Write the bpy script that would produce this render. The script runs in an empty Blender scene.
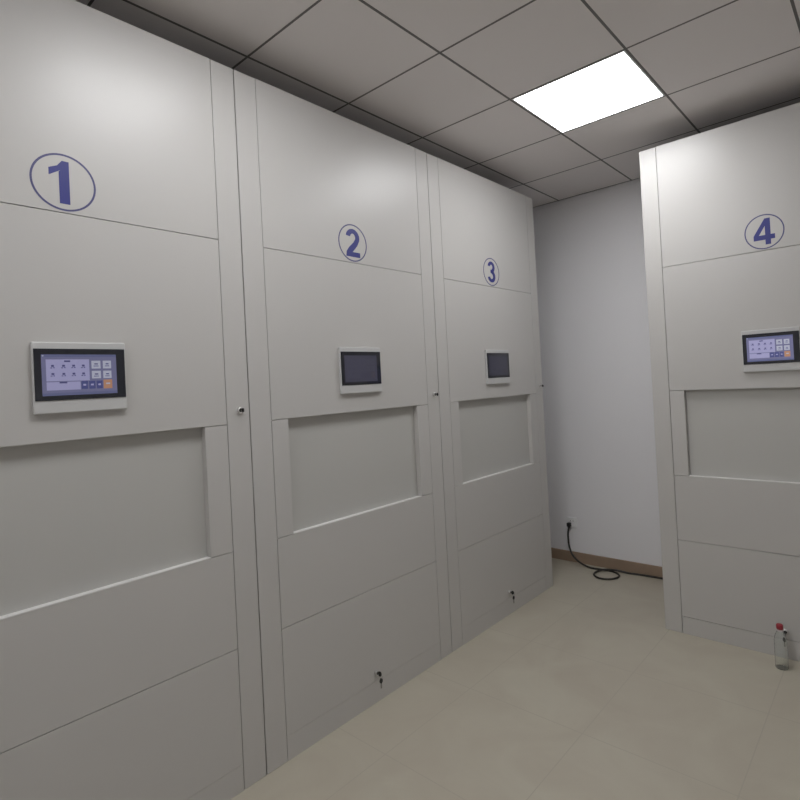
import bpy, bmesh, math, random
from mathutils import Vector, Matrix
random.seed(4)
scene = bpy.context.scene
COL = scene.collection

# ------------------------------------------------------------------ materials
def new_mat(name):
    m = bpy.data.materials.new(name); m.use_nodes = True
    nt = m.node_tree
    return m, nt, nt.nodes['Principled BSDF']

def simple(name, col, rough=.5, metal=0.0, coat=0.0, noise=0.0, bump=0.0, scale=8.0, bscale=300.0):
    m, nt, b = new_mat(name)
    b.inputs['Base Color'].default_value = (*col, 1)
    b.inputs['Roughness'].default_value = rough
    b.inputs['Metallic'].default_value = metal
    b.inputs['Coat Weight'].default_value = coat
    tc = nt.nodes.new('ShaderNodeTexCoord')
    if noise:
        n = nt.nodes.new('ShaderNodeTexNoise'); n.inputs['Scale'].default_value = scale
        n.inputs['Detail'].default_value = 4
        nt.links.new(tc.outputs['Object'], n.inputs['Vector'])
        mx = nt.nodes.new('ShaderNodeMix'); mx.data_type = 'RGBA'
        mx.inputs['A'].default_value = (*[c * (1 - noise) for c in col], 1)
        mx.inputs['B'].default_value = (*[min(1, c * (1 + noise)) for c in col], 1)
        nt.links.new(n.outputs['Fac'], mx.inputs['Factor'])
        nt.links.new(mx.outputs['Result'], b.inputs['Base Color'])
    if bump:
        n2 = nt.nodes.new('ShaderNodeTexNoise'); n2.inputs['Scale'].default_value = bscale
        nt.links.new(tc.outputs['Object'], n2.inputs['Vector'])
        bp = nt.nodes.new('ShaderNodeBump'); bp.inputs['Strength'].default_value = bump
        bp.inputs['Distance'].default_value = .001
        nt.links.new(n2.outputs['Fac'], bp.inputs['Height'])
        nt.links.new(bp.outputs['Normal'], b.inputs['Normal'])
    return m

def emit(name, col, s, rough=.3):
    m, nt, b = new_mat(name)
    b.inputs['Base Color'].default_value = (*[c * .1 for c in col], 1)
    b.inputs['Roughness'].default_value = rough
    b.inputs['Emission Color'].default_value = (*col, 1)
    b.inputs['Emission Strength'].default_value = s
    return m

def srgb(r, g, b):
    f = lambda c: (c / 255) / 12.92 if c / 255 <= .04045 else ((c / 255 + .055) / 1.055) ** 2.4
    return (f(r), f(g), f(b))

M_STEEL = simple('grey_powder_coat', (.585, .572, .553), .35, noise=.012, bump=.06, scale=2.0, bscale=420)
M_SHUT = simple('shutter_paint', (.545, .54, .515), .38, noise=.012, bump=.1, scale=2.0, bscale=420)
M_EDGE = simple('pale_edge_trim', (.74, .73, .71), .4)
M_BODY = simple('cabinet_body_paint', (.46, .45, .43), .5, bump=.1)
M_WALL = simple('white_wall_paint', (.92, .912, .935), .75, noise=.015, bump=.35, scale=1.5, bscale=160)
M_GRID = simple('ceiling_grid_metal', (.15, .143, .137), .5)
M_BLUE = simple('blue_vinyl', (.038, .043, .23), .4)
M_RING = simple('blue_ring_vinyl', (.085, .085, .21), .4)
M_BEZEL = simple('silver_plastic', (.60, .60, .595), .38, bump=.05)
M_GLASSBLK = simple('black_screen_glass', (.012, .014, .022), .12, coat=.4)
M_CHROME = simple('lock_chrome', (.72, .71, .7), .38, metal=.85)
M_BLACK = simple('black_plastic', (.012, .012, .012), .4)
M_CORD = simple('black_rubber_cord', (.03, .027, .022), .5)
M_KEY = simple('nickel_key', (.3, .29, .27), .35, metal=1)
M_SOCKET = simple('white_socket_plastic', (.93, .93, .94), .3)
M_SKIRT = simple('brown_skirting', (.36, .262, .19), .5, noise=.14, bump=.2, scale=6, bscale=90)
M_TRIM = simple('white_lamp_frame', (.75, .75, .75), .45)
M_LAMP = emit('lamp_diffuser', (.98, .985, 1.0), 14.2)
M_RED = simple('red_cap_plastic', (.34, .03, .045), .4)
M_LABEL = simple('cap_ring_plastic', (.72, .66, .66), .4)

def tile_mat():
    m, nt, b = new_mat('perforated_ceiling_tile')
    tc = nt.nodes.new('ShaderNodeTexCoord')
    n = nt.nodes.new('ShaderNodeTexNoise'); n.inputs['Scale'].default_value = 1.3; n.inputs['Detail'].default_value = 2
    nt.links.new(tc.outputs['Object'], n.inputs['Vector'])
    mx = nt.nodes.new('ShaderNodeMix'); mx.data_type = 'RGBA'
    mx.inputs['A'].default_value = (.85, .81, .80, 1); mx.inputs['B'].default_value = (.89, .85, .84, 1)
    nt.links.new(n.outputs['Fac'], mx.inputs['Factor'])
    nt.links.new(mx.outputs['Result'], b.inputs['Base Color'])
    b.inputs['Roughness'].default_value = .85
    v = nt.nodes.new('ShaderNodeTexNoise'); v.inputs['Scale'].default_value = 260
    nt.links.new(tc.outputs['Object'], v.inputs['Vector'])
    bp = nt.nodes.new('ShaderNodeBump'); bp.inputs['Strength'].default_value = .25; bp.inputs['Distance'].default_value = .001
    nt.links.new(v.outputs['Fac'], bp.inputs['Height']); nt.links.new(bp.outputs['Normal'], b.inputs['Normal'])
    return m
M_TILE = tile_mat()

def floor_mat(x0, sx, y0, sy):
    m, nt, b = new_mat('beige_floor_tiles')
    L = nt.links
    tc = nt.nodes.new('ShaderNodeTexCoord'); sep = nt.nodes.new('ShaderNodeSeparateXYZ')
    L.new(tc.outputs['Object'], sep.inputs[0])
    def mth(op, a, bb):
        n = nt.nodes.new('ShaderNodeMath'); n.operation = op
        for i, v in enumerate((a, bb)):
            if v is None: continue
            if isinstance(v, (int, float)): n.inputs[i].default_value = v
            else: L.new(v, n.inputs[i])
        return n.outputs[0]
    def joint(o, c0, s):
        d = mth('ABSOLUTE', mth('SUBTRACT', mth('FRACT', mth('ADD', mth('DIVIDE', mth('SUBTRACT', o, c0), s), .5), None), .5), None)
        return mth('LESS_THAN', mth('MULTIPLY', d, s), .0022)
    g = mth('MAXIMUM', joint(sep.outputs[0], x0, sx), joint(sep.outputs[1], y0, sy))
    n = nt.nodes.new('ShaderNodeTexNoise'); n.inputs['Scale'].default_value = 2.6; n.inputs['Detail'].default_value = 7
    n.inputs['Distortion'].default_value = 1.2
    L.new(tc.outputs['Object'], n.inputs['Vector'])
    cr = nt.nodes.new('ShaderNodeValToRGB')
    cr.color_ramp.elements[0].position = .3; cr.color_ramp.elements[0].color = (.47, .425, .345, 1)
    cr.color_ramp.elements[1].position = .72; cr.color_ramp.elements[1].color = (.53, .495, .405, 1)
    L.new(n.outputs['Fac'], cr.inputs[0])
    mx = nt.nodes.new('ShaderNodeMix'); mx.data_type = 'RGBA'
    L.new(g, mx.inputs['Factor']); L.new(cr.outputs[0], mx.inputs['A'])
    mx.inputs['B'].default_value = (.44, .402, .33, 1)
    L.new(mx.outputs['Result'], b.inputs['Base Color'])
    rr = mth('ADD', mth('MULTIPLY', n.outputs['Fac'], .16), .36)
    L.new(rr, b.inputs['Roughness'])
    return m

# ------------------------------------------------------------------ mesh helpers
class MB:
    """collects shapes and links them as one mesh object"""
    def __init__(s): s.bm = bmesh.new(); s.mats = []
    def mi(s, m):
        if m not in s.mats: s.mats.append(m)
        return s.mats.index(m)
    def box(s, x0, x1, y0, y1, z0, z1, m, bevel=0.0, seg=2):
        r = bmesh.ops.create_cube(s.bm, size=1)
        vs = r['verts']
        for v in vs:
            v.co = Vector((x0 + (v.co.x + .5) * (x1 - x0), y0 + (v.co.y + .5) * (y1 - y0), z0 + (v.co.z + .5) * (z1 - z0)))
        fs = {f for v in vs for f in v.link_faces}; i = s.mi(m)
        for f in fs: f.material_index = i
        if bevel:
            es = {e for v in vs for e in v.link_edges}
            r2 = bmesh.ops.bevel(s.bm, geom=list(es), offset=bevel, segments=seg, profile=.5, affect='EDGES')
            for f in r2['faces']: f.material_index = i
        return s
    def prism(s, pts, y0, y1, m):
        """outline in x,z extruded along y"""
        i = s.mi(m); n = len(pts)
        a = [s.bm.verts.new((p[0], y0, p[1])) for p in pts]
        b = [s.bm.verts.new((p[0], y1, p[1])) for p in pts]
        fs = [s.bm.faces.new(a), s.bm.faces.new(list(reversed(b)))]
        for k in range(n): fs.append(s.bm.faces.new((a[k], b[k], b[(k + 1) % n], a[(k + 1) % n])))
        for f in fs: f.material_index = i
        return s
    def ribbon(s, outer, inner, y0, y1, m, closed=False):
        """strip between two point rows in x,z, given thickness along y"""
        i = s.mi(m); n = len(outer)
        V = [[s.bm.verts.new((p[0], y, p[1])) for p in row] for row in (outer, inner) for y in (y0, y1)]
        of, ob, nf, nb = V
        rng = range(n if closed else n - 1); fs = []
        for k in rng:
            j = (k + 1) % n
            fs += [s.bm.faces.new((of[k], of[j], nf[j], nf[k])), s.bm.faces.new((ob[k], nb[k], nb[j], ob[j])),
                   s.bm.faces.new((of[k], ob[k], ob[j], of[j])), s.bm.faces.new((nf[k], nf[j], nb[j], nb[k]))]
        if not closed:
            fs += [s.bm.faces.new((of[0], nf[0], nb[0], ob[0])), s.bm.faces.new((of[-1], ob[-1], nb[-1], nf[-1]))]
        for f in fs: f.material_index = i
        return s
    def lathe(s, prof, m, c=(0, 0, 0), axis='Z', seg=32, smooth=True):
        """profile of (radius, height) turned round an axis"""
        i = s.mi(m); rings = []
        for r, h in prof:
            if r < 1e-6:
                p = [(0, 0, h)]
            else:
                p = [(r * math.cos(2 * math.pi * k / seg), r * math.sin(2 * math.pi * k / seg), h) for k in range(seg)]
            if axis == 'Y': p = [(a, d, b) for a, b, d in p]
            rings.append([s.bm.verts.new((c[0] + a, c[1] + b, c[2] + d)) for a, b, d in p])
        for A, B in zip(rings, rings[1:]):
            for k in range(seg):
                j = (k + 1) % seg
                if len(A) == 1 and len(B) == 1: continue
                if len(A) == 1: f = s.bm.faces.new((A[0], B[j], B[k]))
                elif len(B) == 1: f = s.bm.faces.new((A[k], A[j], B[0]))
                else: f = s.bm.faces.new((A[k], A[j], B[j], B[k]))
                f.material_index = i; f.smooth = smooth
        return s
    def tube(s, pts, r, m, seg=10, cyclic=False):
        i = s.mi(m); P = [Vector(p) for p in pts]; n = len(P); rings = []
        up = Vector((0, 0, 1))
        for k in range(n):
            a = P[k - 1] if (k or cyclic) else P[k]; b = P[(k + 1) % n] if (k < n - 1 or cyclic) else P[k]
            t = (b - a).normalized(); u = up if abs(t.dot(up)) < .9 else Vector((1, 0, 0))
            x = t.cross(u).normalized(); y = x.cross(t).normalized()
            if k and rings: # keep frame aligned
                x0 = px - t * px.dot(t); x = x0.normalized(); y = t.cross(x).normalized()
            px = x
            rings.append([s.bm.verts.new(P[k] + x * (r * math.cos(q)) + y * (r * math.sin(q))) for q in [2 * math.pi * j / seg for j in range(seg)]])
        for k in range(n if cyclic else n - 1):
            A = rings[k]; B = rings[(k + 1) % n]
            for j in range(seg):
                f = s.bm.faces.new((A[j], A[(j + 1) % seg], B[(j + 1) % seg], B[j])); f.material_index = i; f.smooth = True
        if not cyclic:
            for R in (rings[0], rings[-1]):
                f = s.bm.faces.new(R); f.material_index = i
        return s
    def build(s, name, parent=None, loc=None):
        bmesh.ops.recalc_face_normals(s.bm, faces=s.bm.faces[:])
        me = bpy.data.meshes.new(name); s.bm.to_mesh(me); s.bm.free()
        for m in s.mats: me.materials.append(m)
        o = bpy.data.objects.new(name, me); COL.objects.link(o)
        if parent: o.parent = parent
        if loc: o.location = loc
        return o

def struct(o): o['kind'] = 'structure'; return o
def tag(o, label, cat, group=None):
    o['label'] = label; o['category'] = cat
    if group: o['group'] = group
    return o
def thing(name, loc, rz, label, cat, group=None):
    o = bpy.data.objects.new(name, None); COL.objects.link(o); o.empty_display_size = .1
    o.location = loc; o.rotation_euler = (0, 0, rz)
    return tag(o, label, cat, group)

# ------------------------------------------------------------------ measured dimensions (metres)
W, H, PW = 1.2655, 3.0115, .1045
Z1, Z2, Z3, Z4, ZK = 2.2586, 1.493, .972, .575, .106
RA, RB = .192, 1.066
HC = 3.1395                                   # ceiling
GY, GX, S, SX = .1138, -.0656, .6, .6361      # ceiling grid origin and tile size
YW = 3.1112                                   # back wall
X4, Y4 = .9217, 2.2575                        # corner of cabinet 4
XL, XR, YR = -1.2, GX + SX * 6, GY - S * 6    # left wall, right wall, rear wall

# ------------------------------------------------------------------ room shell
T = .12
struct(MB().box(XL - T, XR + T, YR - T, YW + T, -.1, 0, floor_mat(.945, .63, 1.02, .63)).build('floor'))
struct(MB().box(XL - T, XR + T, YW, YW + T, 0, HC + .15, M_WALL).build('wall_back'))
struct(MB().box(XL - T, XR + T, YR - T, YR, 0, HC + .15, M_WALL).build('wall_rear'))
struct(MB().box(XL - T, XL, YR, YW, 0, HC + .15, M_WALL).build('wall_left'))
struct(MB().box(XR, XR + T, YR, YW, 0, HC + .15, M_WALL).build('wall_right'))
for nm, b in (('back', (XL, XR, YW - .012, YW)), ('rear', (XL, XR, YR, YR + .012)),
              ('left', (XL, XL + .012, YR + .012, YW - .012)), ('right', (XR - .012, XR, YR + .012, YW - .012))):
    struct(MB().box(*b, 0, .09, M_SKIRT, bevel=.003).build('baseboard_' + nm))

# lit tiles of the ceiling grid (column, row)
LIT = [(1, 2), (1, -1), (1, -4)]
cl = MB()
col0 = math.floor((XL - GX) / SX); G = .006
for i in range(col0, 6):
    for j in range(-6, 5):
        x0 = max(XL, GX + i * SX); x1 = GX + (i + 1) * SX
        y0 = GY + j * S; y1 = min(GY + (j + 1) * S, YW)
        if (i, j) in LIT: continue
        cl.box(x0 + G * .5, x1 - G * .5, y0 + G * .5, y1 - G * .5, HC, HC + .014, M_TILE, bevel=.002, seg=1)
cl.box(XL, XR, YR, YW, HC + .10, HC + .13, M_TILE)
struct(cl.build('ceiling'))
g = MB(); hw = .006
for i in range(col0 + 1, 7):
    x = GX + i * SX
    g.box(x - hw, x + hw, YR, YW, HC - .001, HC + .016, M_GRID)
for j in range(-6, 6):
    y = min(GY + j * S, YW - hw)
    g.box(XL, XR, y - hw * .85, y + hw * .85, HC - .0006, HC + .0164, M_GRID)
struct(g.build('trim_1'))

def lamp(i, j, label):
    x0 = GX + i * SX + hw; x1 = x0 + SX - 2 * hw; y0 = GY + j * S + hw; y1 = y0 + S - 2 * hw
    cx, cy = (x0 + x1) / 2, (y0 + y1) / 2
    t = thing('ceiling_light', (cx, cy, HC), 0, label, 'ceiling light', 'recessed panel lights')
    a, b = (x1 - x0) / 2, (y1 - y0) / 2; e = .009
    f = MB()
    for q in ((-a, a, -b, -b + e), (-a, a, b - e, b), (-a, -a + e, -b + e, b - e), (a - e, a, -b + e, b - e)):
        f.box(*q, -.002, .014, M_TRIM)
    f.build('frame', t)
    MB().box(-a + e, a - e, -b + e, b - e, .001, .009, M_LAMP).build('diffuser', t)
lamp(1, 2, 'square white glowing panel light in the ceiling between cabinets 2 and 4')
lamp(1, -1, 'square panel light in the ceiling before cabinet 1')
lamp(1, -4, 'square panel light in the ceiling near the rear wall')

# ------------------------------------------------------------------ numerals (unit height 1, centred)
def arc(cx, cz, rx, rz, a0, a1, n):
    return [(cx + rx * math.cos(math.radians(a0 + (a1 - a0) * k / n)), cz + rz * math.sin(math.radians(a0 + (a1 - a0) * k / n))) for k in range(n + 1)]
def numeral(mb, d, h, cx, cz, y0, y1, m):
    q = lambda P: [(cx + a * h, cz + b * h) for a, b in P]
    if d == 1:
        mb.prism(q([(-.04, .27), (-.27, .12), (-.27, .29), (-.10, .37), (.0, .5), (.14, .5), (.14, -.5), (-.07, -.5), (-.07, .24)]), y0, y1, m)
    elif d == 2:
        out = arc(-.0, .20, .315, .30, 172, -22, 22) + [(.20, -.08), (.07, -.22), (-.03, -.325)]
        inn = arc(-.0, .20, .12, .135, 172, -22, 22) + [(.03, .03), (-.19, -.17), (-.31, -.325)]
        mb.ribbon(q(out), q(inn), y0, y1, m)
        mb.prism(q([(-.33, -.5), (.32, -.5), (.32, -.325), (-.31, -.325)]), y0, y1, m)
    elif d == 3:
        mb.ribbon(q(arc(0, .23, .29, .27, 170, -75, 24)), q(arc(0, .235, .11, .115, 170, -75, 24)), y0, y1, m)
        mb.ribbon(q(arc(0, -.21, .32, .29, 85, -170, 26)), q(arc(0, -.21, .125, .13, 85, -170, 26)), y0, y1, m)
        mb.prism(q([(-.07, -.05), (.1, -.08), (.1, .12), (-.07, .10)]), y0, y1 - .00005, m)
    elif d == 4:
        mb.prism(q([(.03, -.5), (.21, -.5), (.21, .5), (.03, .5)]), y0, y1, m)
        mb.prism(q([(-.36, -.31), (.03, -.31), (.03, -.13), (-.36, -.13)]), y0, y1, m)
        mb.prism(q([(.21, -.31), (.35, -.31), (.35, -.13), (.21, -.13)]), y0, y1, m)
        mb.prism(q([(.03, .5), (-.36, -.13), (-.18, -.13), (.03, .22)]), y0, y1, m)

# ------------------------------------------------------------------ touch panel
UI_ON = dict(bg=srgb(112, 112, 145), panel=srgb(160, 158, 196), ink=srgb(80, 80, 122), bar=srgb(98, 102, 138), btn=srgb(176, 178, 196), blue=srgb(76, 80, 130), orange=srgb(180, 134, 108))
UI_MATS = {}
def ui_mats(level, key):
    if key not in UI_MATS:
        cm = (1, 1, 1) if level > .5 else (.115, .112, .165)
        f = 1 if level > .5 else .12            # seen off-axis the far screens are dim and flat
        UI_MATS[key] = {k: emit('screen_' + k + '_' + key, tuple((c * f * .5 + m_ * (1 - f)) if f < 1 else c for c, m_ in zip(v, cm)), level, .2) for k, v in UI_ON.items()}
    return UI_MATS[key]
def touch_panel(root, level, key, dx):
    zc = 1.7035
    p = MB()
    x0, x1, z0, z1 = .4985, .7765, 1.587, 1.821
    p.box(x0, x1, -.016, 0, z0, z1, M_BEZEL, bevel=.004, seg=3)
    tp = p.build('touch_panel', root)
    bx0, bx1, bz0, bz1 = .5025, .7725, 1.630, 1.799
    MB().box(bx0, bx1, -.0185, -.0155, bz0, bz1, M_GLASSBLK, bevel=.001, seg=1).build('screen_glass', tp)
    u = ui_mats(level, key); d = MB()
    dx0, dx1, dz0, dz1 = .5225, .744, 1.645, 1.780
    U = lambda a: dx0 + (a - 140) / 505 * (dx1 - dx0)
    V = lambda b: dz1 - (b - 165) / 273 * (dz1 - dz0)
    yy = -.0185
    def r(a0, a1, b0, b1, k, l):
        d.box(U(a0), U(a1), yy - .0002 * l, yy + .0002, V(b1), V(b0), u[k])
    r(140, 645, 165, 438, 'bg', 1)
    r(168, 452, 198, 342, 'panel', 2); r(168, 388, 348, 402, 'panel', 2)
    r(285, 325, 205, 216, 'ink', 3); r(250, 300, 348, 358, 'ink', 3)
    for cy_ in (246, 300):
        for cx_ in (210, 280, 346, 411):
            r(cx_ - 9, cx_ + 9, cy_ - 12, cy_ + 1, 'ink', 3); r(cx_ - 15, cx_ - 3, cy_ + 5, cy_ + 11, 'ink', 3); r(cx_ + 3, cx_ + 13, cy_ + 4, cy_ + 10, 'blue', 3)
    for a in ((468, 531), (548, 607)):
        for b in ((208, 262), (278, 330)):
            r(*a, *b, 'btn', 2); r(a[0] + 20, a[1] - 18, b[0] + 18, b[0] + 26, 'ink' if a[0] < 500 else 'blue', 3)
            r(a[0] + 14, a[1] - 14, b[0] + 34, b[0] + 39, 'blue', 3)
    for a in ((394, 438), (446, 490), (498, 540)):
        r(*a, 346, 400, 'blue', 2); r(a[0] + 12, a[1] - 12, 366, 378, 'panel', 3)
    r(548, 610, 340, 402, 'orange', 2); r(566, 594, 362, 372, 'btn', 3)
    r(140, 645, 165, 182, 'bar', 2); r(146, 156, 170, 178, 'btn', 3)
    r(140, 645, 420, 438, 'bar', 2)
    d.build('screen_display', tp)
    tp.location.x = dx

# ------------------------------------------------------------------ cabinet
GAP = .0013
def slab(mb, x0, x1, z0, z1, y0=0, y1=.034, m=None, g=GAP):
    mb.box(x0 + g, x1 - g, y0, y1, z0 + g, z1 - g, m or M_STEEL, bevel=.0011)
    return mb
def lock_barrel(parent, x, z, r=.0135):
    k = MB().lathe([(0, 0), (r, 0), (r, -.009), (r * .85, -.012), (r * .62, -.012), (r * .6, -.010)], M_CHROME, (x, .0005, z), 'Y', 28)
    k.lathe([(r * .6, -.010), (0, -.010)], M_BLACK, (x, .0005, z), 'Y', 28)
    k.build('lock', parent)
def key_in(parent, x, z, spare):
    k = MB()
    k.box(x - .0012, x + .0012, -.016, -.009, z - .0035, z + .0035, M_KEY)
    out = arc(0, 0, .011 if spare else .006, .0125 if spare else .009, 0, 360, 20)[:-1]
    # bow lies in the vertical plane that holds the key's axis
    i = k.mi(M_BLACK); vs = []
    for sx_ in (-.0022, .0022):
        vs.append([k.bm.verts.new((x + sx_, -.0265 + a, z + b)) for a, b in out])
    fs = [k.bm.faces.new(vs[0]), k.bm.faces.new(list(reversed(vs[1])))]
    for q in range(len(out)):
        fs.append(k.bm.faces.new((vs[0][q], vs[1][q], vs[1][(q + 1) % len(out)], vs[0][(q + 1) % len(out)])))
    for f in fs: f.material_index = i
    k.build('key', parent)
    if spare:
        s2 = MB()
        s2.tube([(x, -.033 + .009 * math.cos(t), z - .012 + .009 * math.sin(t)) for t in [2 * math.pi * q / 18 for q in range(18)]], .0009, M_KEY, 6, True)
        o2 = [(a, b) for a, b in arc(0, 0, .011, .013, 0, 360, 20)[:-1]]
        i = s2.mi(M_BLACK); vs = []
        for dy in (-.0355, -.031):
            vs.append([s2.bm.verts.new((x + a * .9, dy, z - .032 + b)) for a, b in o2])
        fs = [s2.bm.faces.new(vs[0]), s2.bm.faces.new(list(reversed(vs[1])))]
        for q in range(len(o2)):
            fs.append(s2.bm.faces.new((vs[0][q], vs[1][q], vs[1][(q + 1) % len(o2)], vs[0][(q + 1) % len(o2)])))
        for f in fs: f.material_index = i
        s2.box(x - .004, x + .004, -.0345, -.032, z - .070, z - .044, M_KEY)
        s2.build('spare_key', parent)

def cabinet(num, loc, rz, depth, label, level, key, cx=.635, dx=0):
    t = thing('filing_cabinet', loc, rz, label, 'filing cabinet', 'numbered rotary filing cabinets')
    e = .0024                                   # half of the slit between neighbours
    b = MB()
    b.box(e, W - e, .034, depth, 0, H, M_BODY, bevel=.002)
    b.build('body', t)
    lp = slab(MB(), e - GAP, PW, 0, H).build('side_post', t)
    rp = slab(MB(), W - PW, W - e + GAP, 0, H).build('side_post', t)
    lock_barrel(rp, W - .046, 1.549); key_in(rp, W - .046, 1.549, False)
    up = slab(MB(), PW, W - PW, Z1, H + GAP).build('upper_panel', t)
    cz, R = 2.362, .0965
    rg = MB()
    n = 72
    rg.ribbon([(cx + R * math.cos(2 * math.pi * k / n), cz + R * math.sin(2 * math.pi * k / n)) for k in range(n)],
              [(cx + (R - .0064) * math.cos(2 * math.pi * k / n), cz + (R - .0064) * math.sin(2 * math.pi * k / n)) for k in range(n)], -.0006, .0002, M_RING, True)
    rg.build('number_ring', up)
    nm = MB(); numeral(nm, num, .145, cx - (.004 if num == 1 else 0), cz, -.0008, .0002, M_BLUE); nm.build('numeral', up)
    slab(MB(), PW, W - PW, Z2, Z1).build('middle_panel', t)
    touch_panel(t, level, key, dx)
    slab(MB(), PW, RA, Z3, Z2).build('window_jamb', t)
    slab(MB(), RB, W - PW, Z3, Z2).build('window_jamb', t)
    sh = MB()
    sh.box(RA, RB, .030, .0342, Z3, Z2, M_SHUT)
    sh.build('shutter', t)
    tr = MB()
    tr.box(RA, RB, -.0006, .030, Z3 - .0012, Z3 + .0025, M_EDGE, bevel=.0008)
    tr.box(RB - .0012, RB + .0012, -.0006, .030, Z3 + .0025, Z2 - GAP, M_STEEL, bevel=.0008)
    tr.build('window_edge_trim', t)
    slab(MB(), PW, W - PW, Z4, Z3).build('lower_panel', t)
    dr = slab(MB(), PW, W - PW, ZK - (0 if num == 4 else .0008), Z4).build('access_door', t)
    lock_barrel(dr, .648, .150); key_in(dr, .648, .150, True)
    slab(MB(), PW, W - PW, -GAP, ZK + (0 if num == 4 else .0008), g=GAP * .9, y0=.0006 if num == 4 else .0002).build('kick_plate', t)
    return t

q = math.pi / 2
cabinet(1, (0, -W, 0), q, 1.1, 'light grey steel filing cabinet numbered 1 with a brightly lit touch screen, at the left', .66, 'bright', .614)
cabinet(2, (0, 0, 0), q, 1.1, 'light grey steel filing cabinet numbered 2, standing between cabinets 1 and 3', .3, 'dim')
cabinet(3, (0, W, 0), q, 1.1, 'light grey steel filing cabinet numbered 3, at the far end of the row', .2, 'dimmest')
cabinet(4, (X4, Y4, 0), 0, .72, 'light grey steel filing cabinet numbered 4, standing alone before the back wall', .85, 'brightest', .657, .02)

# ------------------------------------------------------------------ socket and cord
sk = thing('wall_socket', (-.104, YW, .343), 0, 'white square wall socket low on the back wall with a black plug', 'socket')
MB().box(-.043, .043, -.009, 0, -.043, .043, M_SOCKET, bevel=.003, seg=3).build('cover_plate', sk)
s = MB()
for a in (-.011, .011): s.box(a - .0015, a + .0015, -.0096, -.0085, .008, .018, M_BLACK)
s.build('socket_slot', sk)
cd = thing('power_cord', (-.125, YW - .009, .325), 0, 'black power cord looped once on the floor along the brown baseboard', 'power cord')
pg = MB(); pg.box(-.016, .016, -.032, -.0002, -.018, .016, M_BLACK, bevel=.005, seg=3)
pg.box(-.008, .008, -.03, -.006, -.034, -.016, M_BLACK, bevel=.003)
pg.build('plug', cd)
def spline(P, n=14, cyc=False):
    P = [Vector(p) for p in P]; out = []
    for k in range(len(P) - 1):
        a = P[max(k - 1, 0)]; b = P[k]; c = P[k + 1]; d = P[min(k + 2, len(P) - 1)]
        for j in range(n):
            t = j / n
            out.append(.5 * ((2 * b) + (c - a) * t + (2 * a - 5 * b + 4 * c - d) * t * t + (3 * b - a - 3 * c + d) * t ** 3))
    out.append(P[-1]); return out
ox, oy, oz = -.125, YW - .009, .325
r = .0078
path = [(-.125, 3.083, .300), (-.132, 3.074, .255), (-.128, 3.066, .20), (-.112, 3.05, .135), (-.07, 3.03, .075), (0.0, 3.02, .032), (.08, 3.015, .012), (.17, 3.03, r),
        (.26, 3.035, r), (.335, 2.99, r), (.352, 2.925, r), (.31, 2.855, r), (.235, 2.84, r), (.175, 2.885, r), (.165, 2.955, .010), (.21, 3.012, .019),
        (.30, 3.045, .0185), (.40, 3.064, r), (.55, 3.082, r), (.75, 3.085, r), (.95, 3.08, r), (1.2, 3.07, r), (1.45, 3.06, r)]
pts = spline(path)
MB().tube([(p.x - ox, p.y - oy, max(p.z, r) - oz) for p in pts], r, M_CORD, 10).build('cable', cd)

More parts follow.
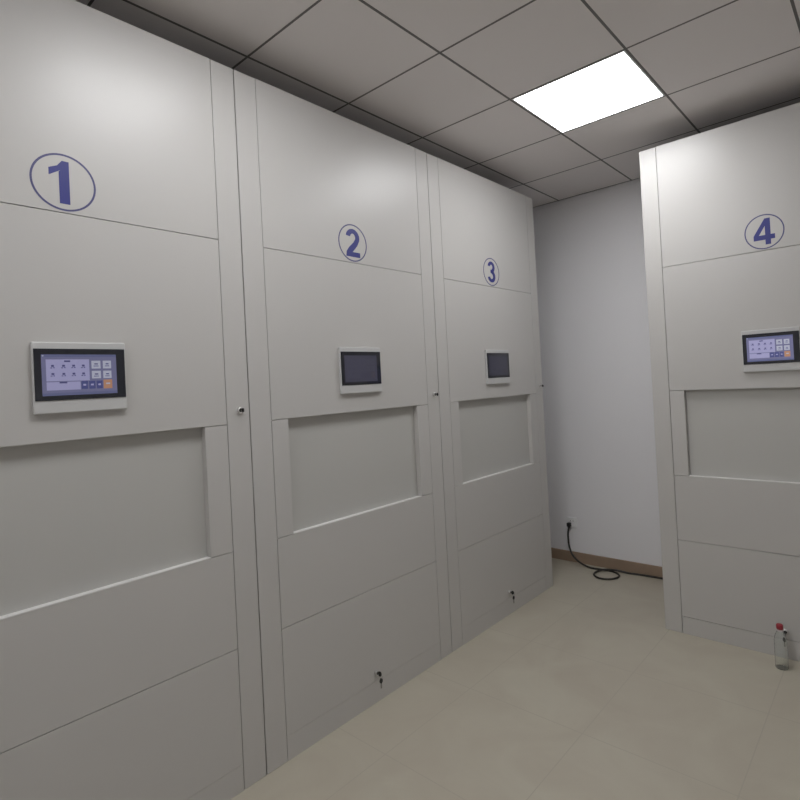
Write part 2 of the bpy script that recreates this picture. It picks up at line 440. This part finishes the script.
# ------------------------------------------------------------------ water bottle
def clear():
    m, nt, b = new_mat('clear_bottle_plastic')
    b.inputs['Base Color'].default_value = (.97, .99, .99, 1)
    b.inputs['Roughness'].default_value = .04
    b.inputs['Transmission Weight'].default_value = 1
    b.inputs['IOR'].default_value = 1.45
    return m
def water():
    m, nt, b = new_mat('drinking_water')
    b.inputs['Base Color'].default_value = (.98, 1, 1, 1)
    b.inputs['Roughness'].default_value = 0
    b.inputs['Transmission Weight'].default_value = 1
    b.inputs['IOR'].default_value = 1.33
    return m
bt = thing('water_bottle', (1.562, 2.140, 0), 0, 'small clear plastic bottle with a red cap on the floor before cabinet 4', 'bottle')
prof = [(0, .006), (.018, .001), (.028, 0), (.031, .004), (.031, .02), (.0295, .026), (.031, .032), (.031, .055), (.0295, .06), (.031, .065), (.031, .12), (.0295, .126), (.031, .132),
        (.030, .150), (.025, .172), (.017, .190), (.0125, .200), (.0125, .212)]
inner = [(max(a - .0012, 0), b + (.0012 if b < .01 else 0)) for a, b in prof]
MB().lathe(prof + inner[::-1], clear(), seg=36).build('bottle_body', bt)
MB().lathe([(.0131, .1975), (.0155, .198), (.0160, .2035), (.0131, .2045)], M_LABEL, seg=36).build('cap_ring', bt)
cp = MB().lathe([(0, .232), (.0135, .232), (.0155, .230), (.0158, .212), (.0158, .206), (.0132, .206)], M_RED, seg=36)
for k in range(24):
    a = 2 * math.pi * k / 24
    cp.box(.0155 * math.cos(a) - .0007, .0155 * math.cos(a) + .0007, .0155 * math.sin(a) - .0007, .0155 * math.sin(a) + .0007, .209, .228, M_RED)
cp.build('cap', bt)

# ------------------------------------------------------------------ world and camera
w = bpy.data.worlds.new('World'); scene.world = w; w.use_nodes = True
w.node_tree.nodes['Background'].inputs[0].default_value = (.5, .5, .52, 1)
w.node_tree.nodes['Background'].inputs[1].default_value = .02

cam = bpy.data.cameras.new('Camera'); co = bpy.data.objects.new('Camera', cam); COL.objects.link(co)
yaw, pit, rol = .7053, .0109, -.0516
F = Vector((-math.sin(yaw) * math.cos(pit), math.cos(yaw) * math.cos(pit), math.sin(pit)))
R0 = Vector((math.cos(yaw), math.sin(yaw), 0)); U0 = R0.cross(F)
Rr = math.cos(rol) * R0 + math.sin(rol) * U0; Ur = -math.sin(rol) * R0 + math.cos(rol) * U0
mt = Matrix((Rr, Ur, -F)).transposed().to_4x4(); mt.translation = Vector((2.1099, -1.2705, 1.6299))
co.matrix_world = mt
cam.sensor_width = 36; cam.sensor_fit = 'HORIZONTAL'; cam.lens = 547.68 / 800 * 36
cam.shift_x = (400 - 431.695) / 800; cam.shift_y = (375.027 - 400) / 800
cam.clip_start = .02
scene.camera = co
scene.view_settings.view_transform = 'Standard'; scene.view_settings.look = 'None'
scene.view_settings.gamma = 1; scene.view_settings.use_curve_mapping = False
scene.view_settings.exposure = -.02
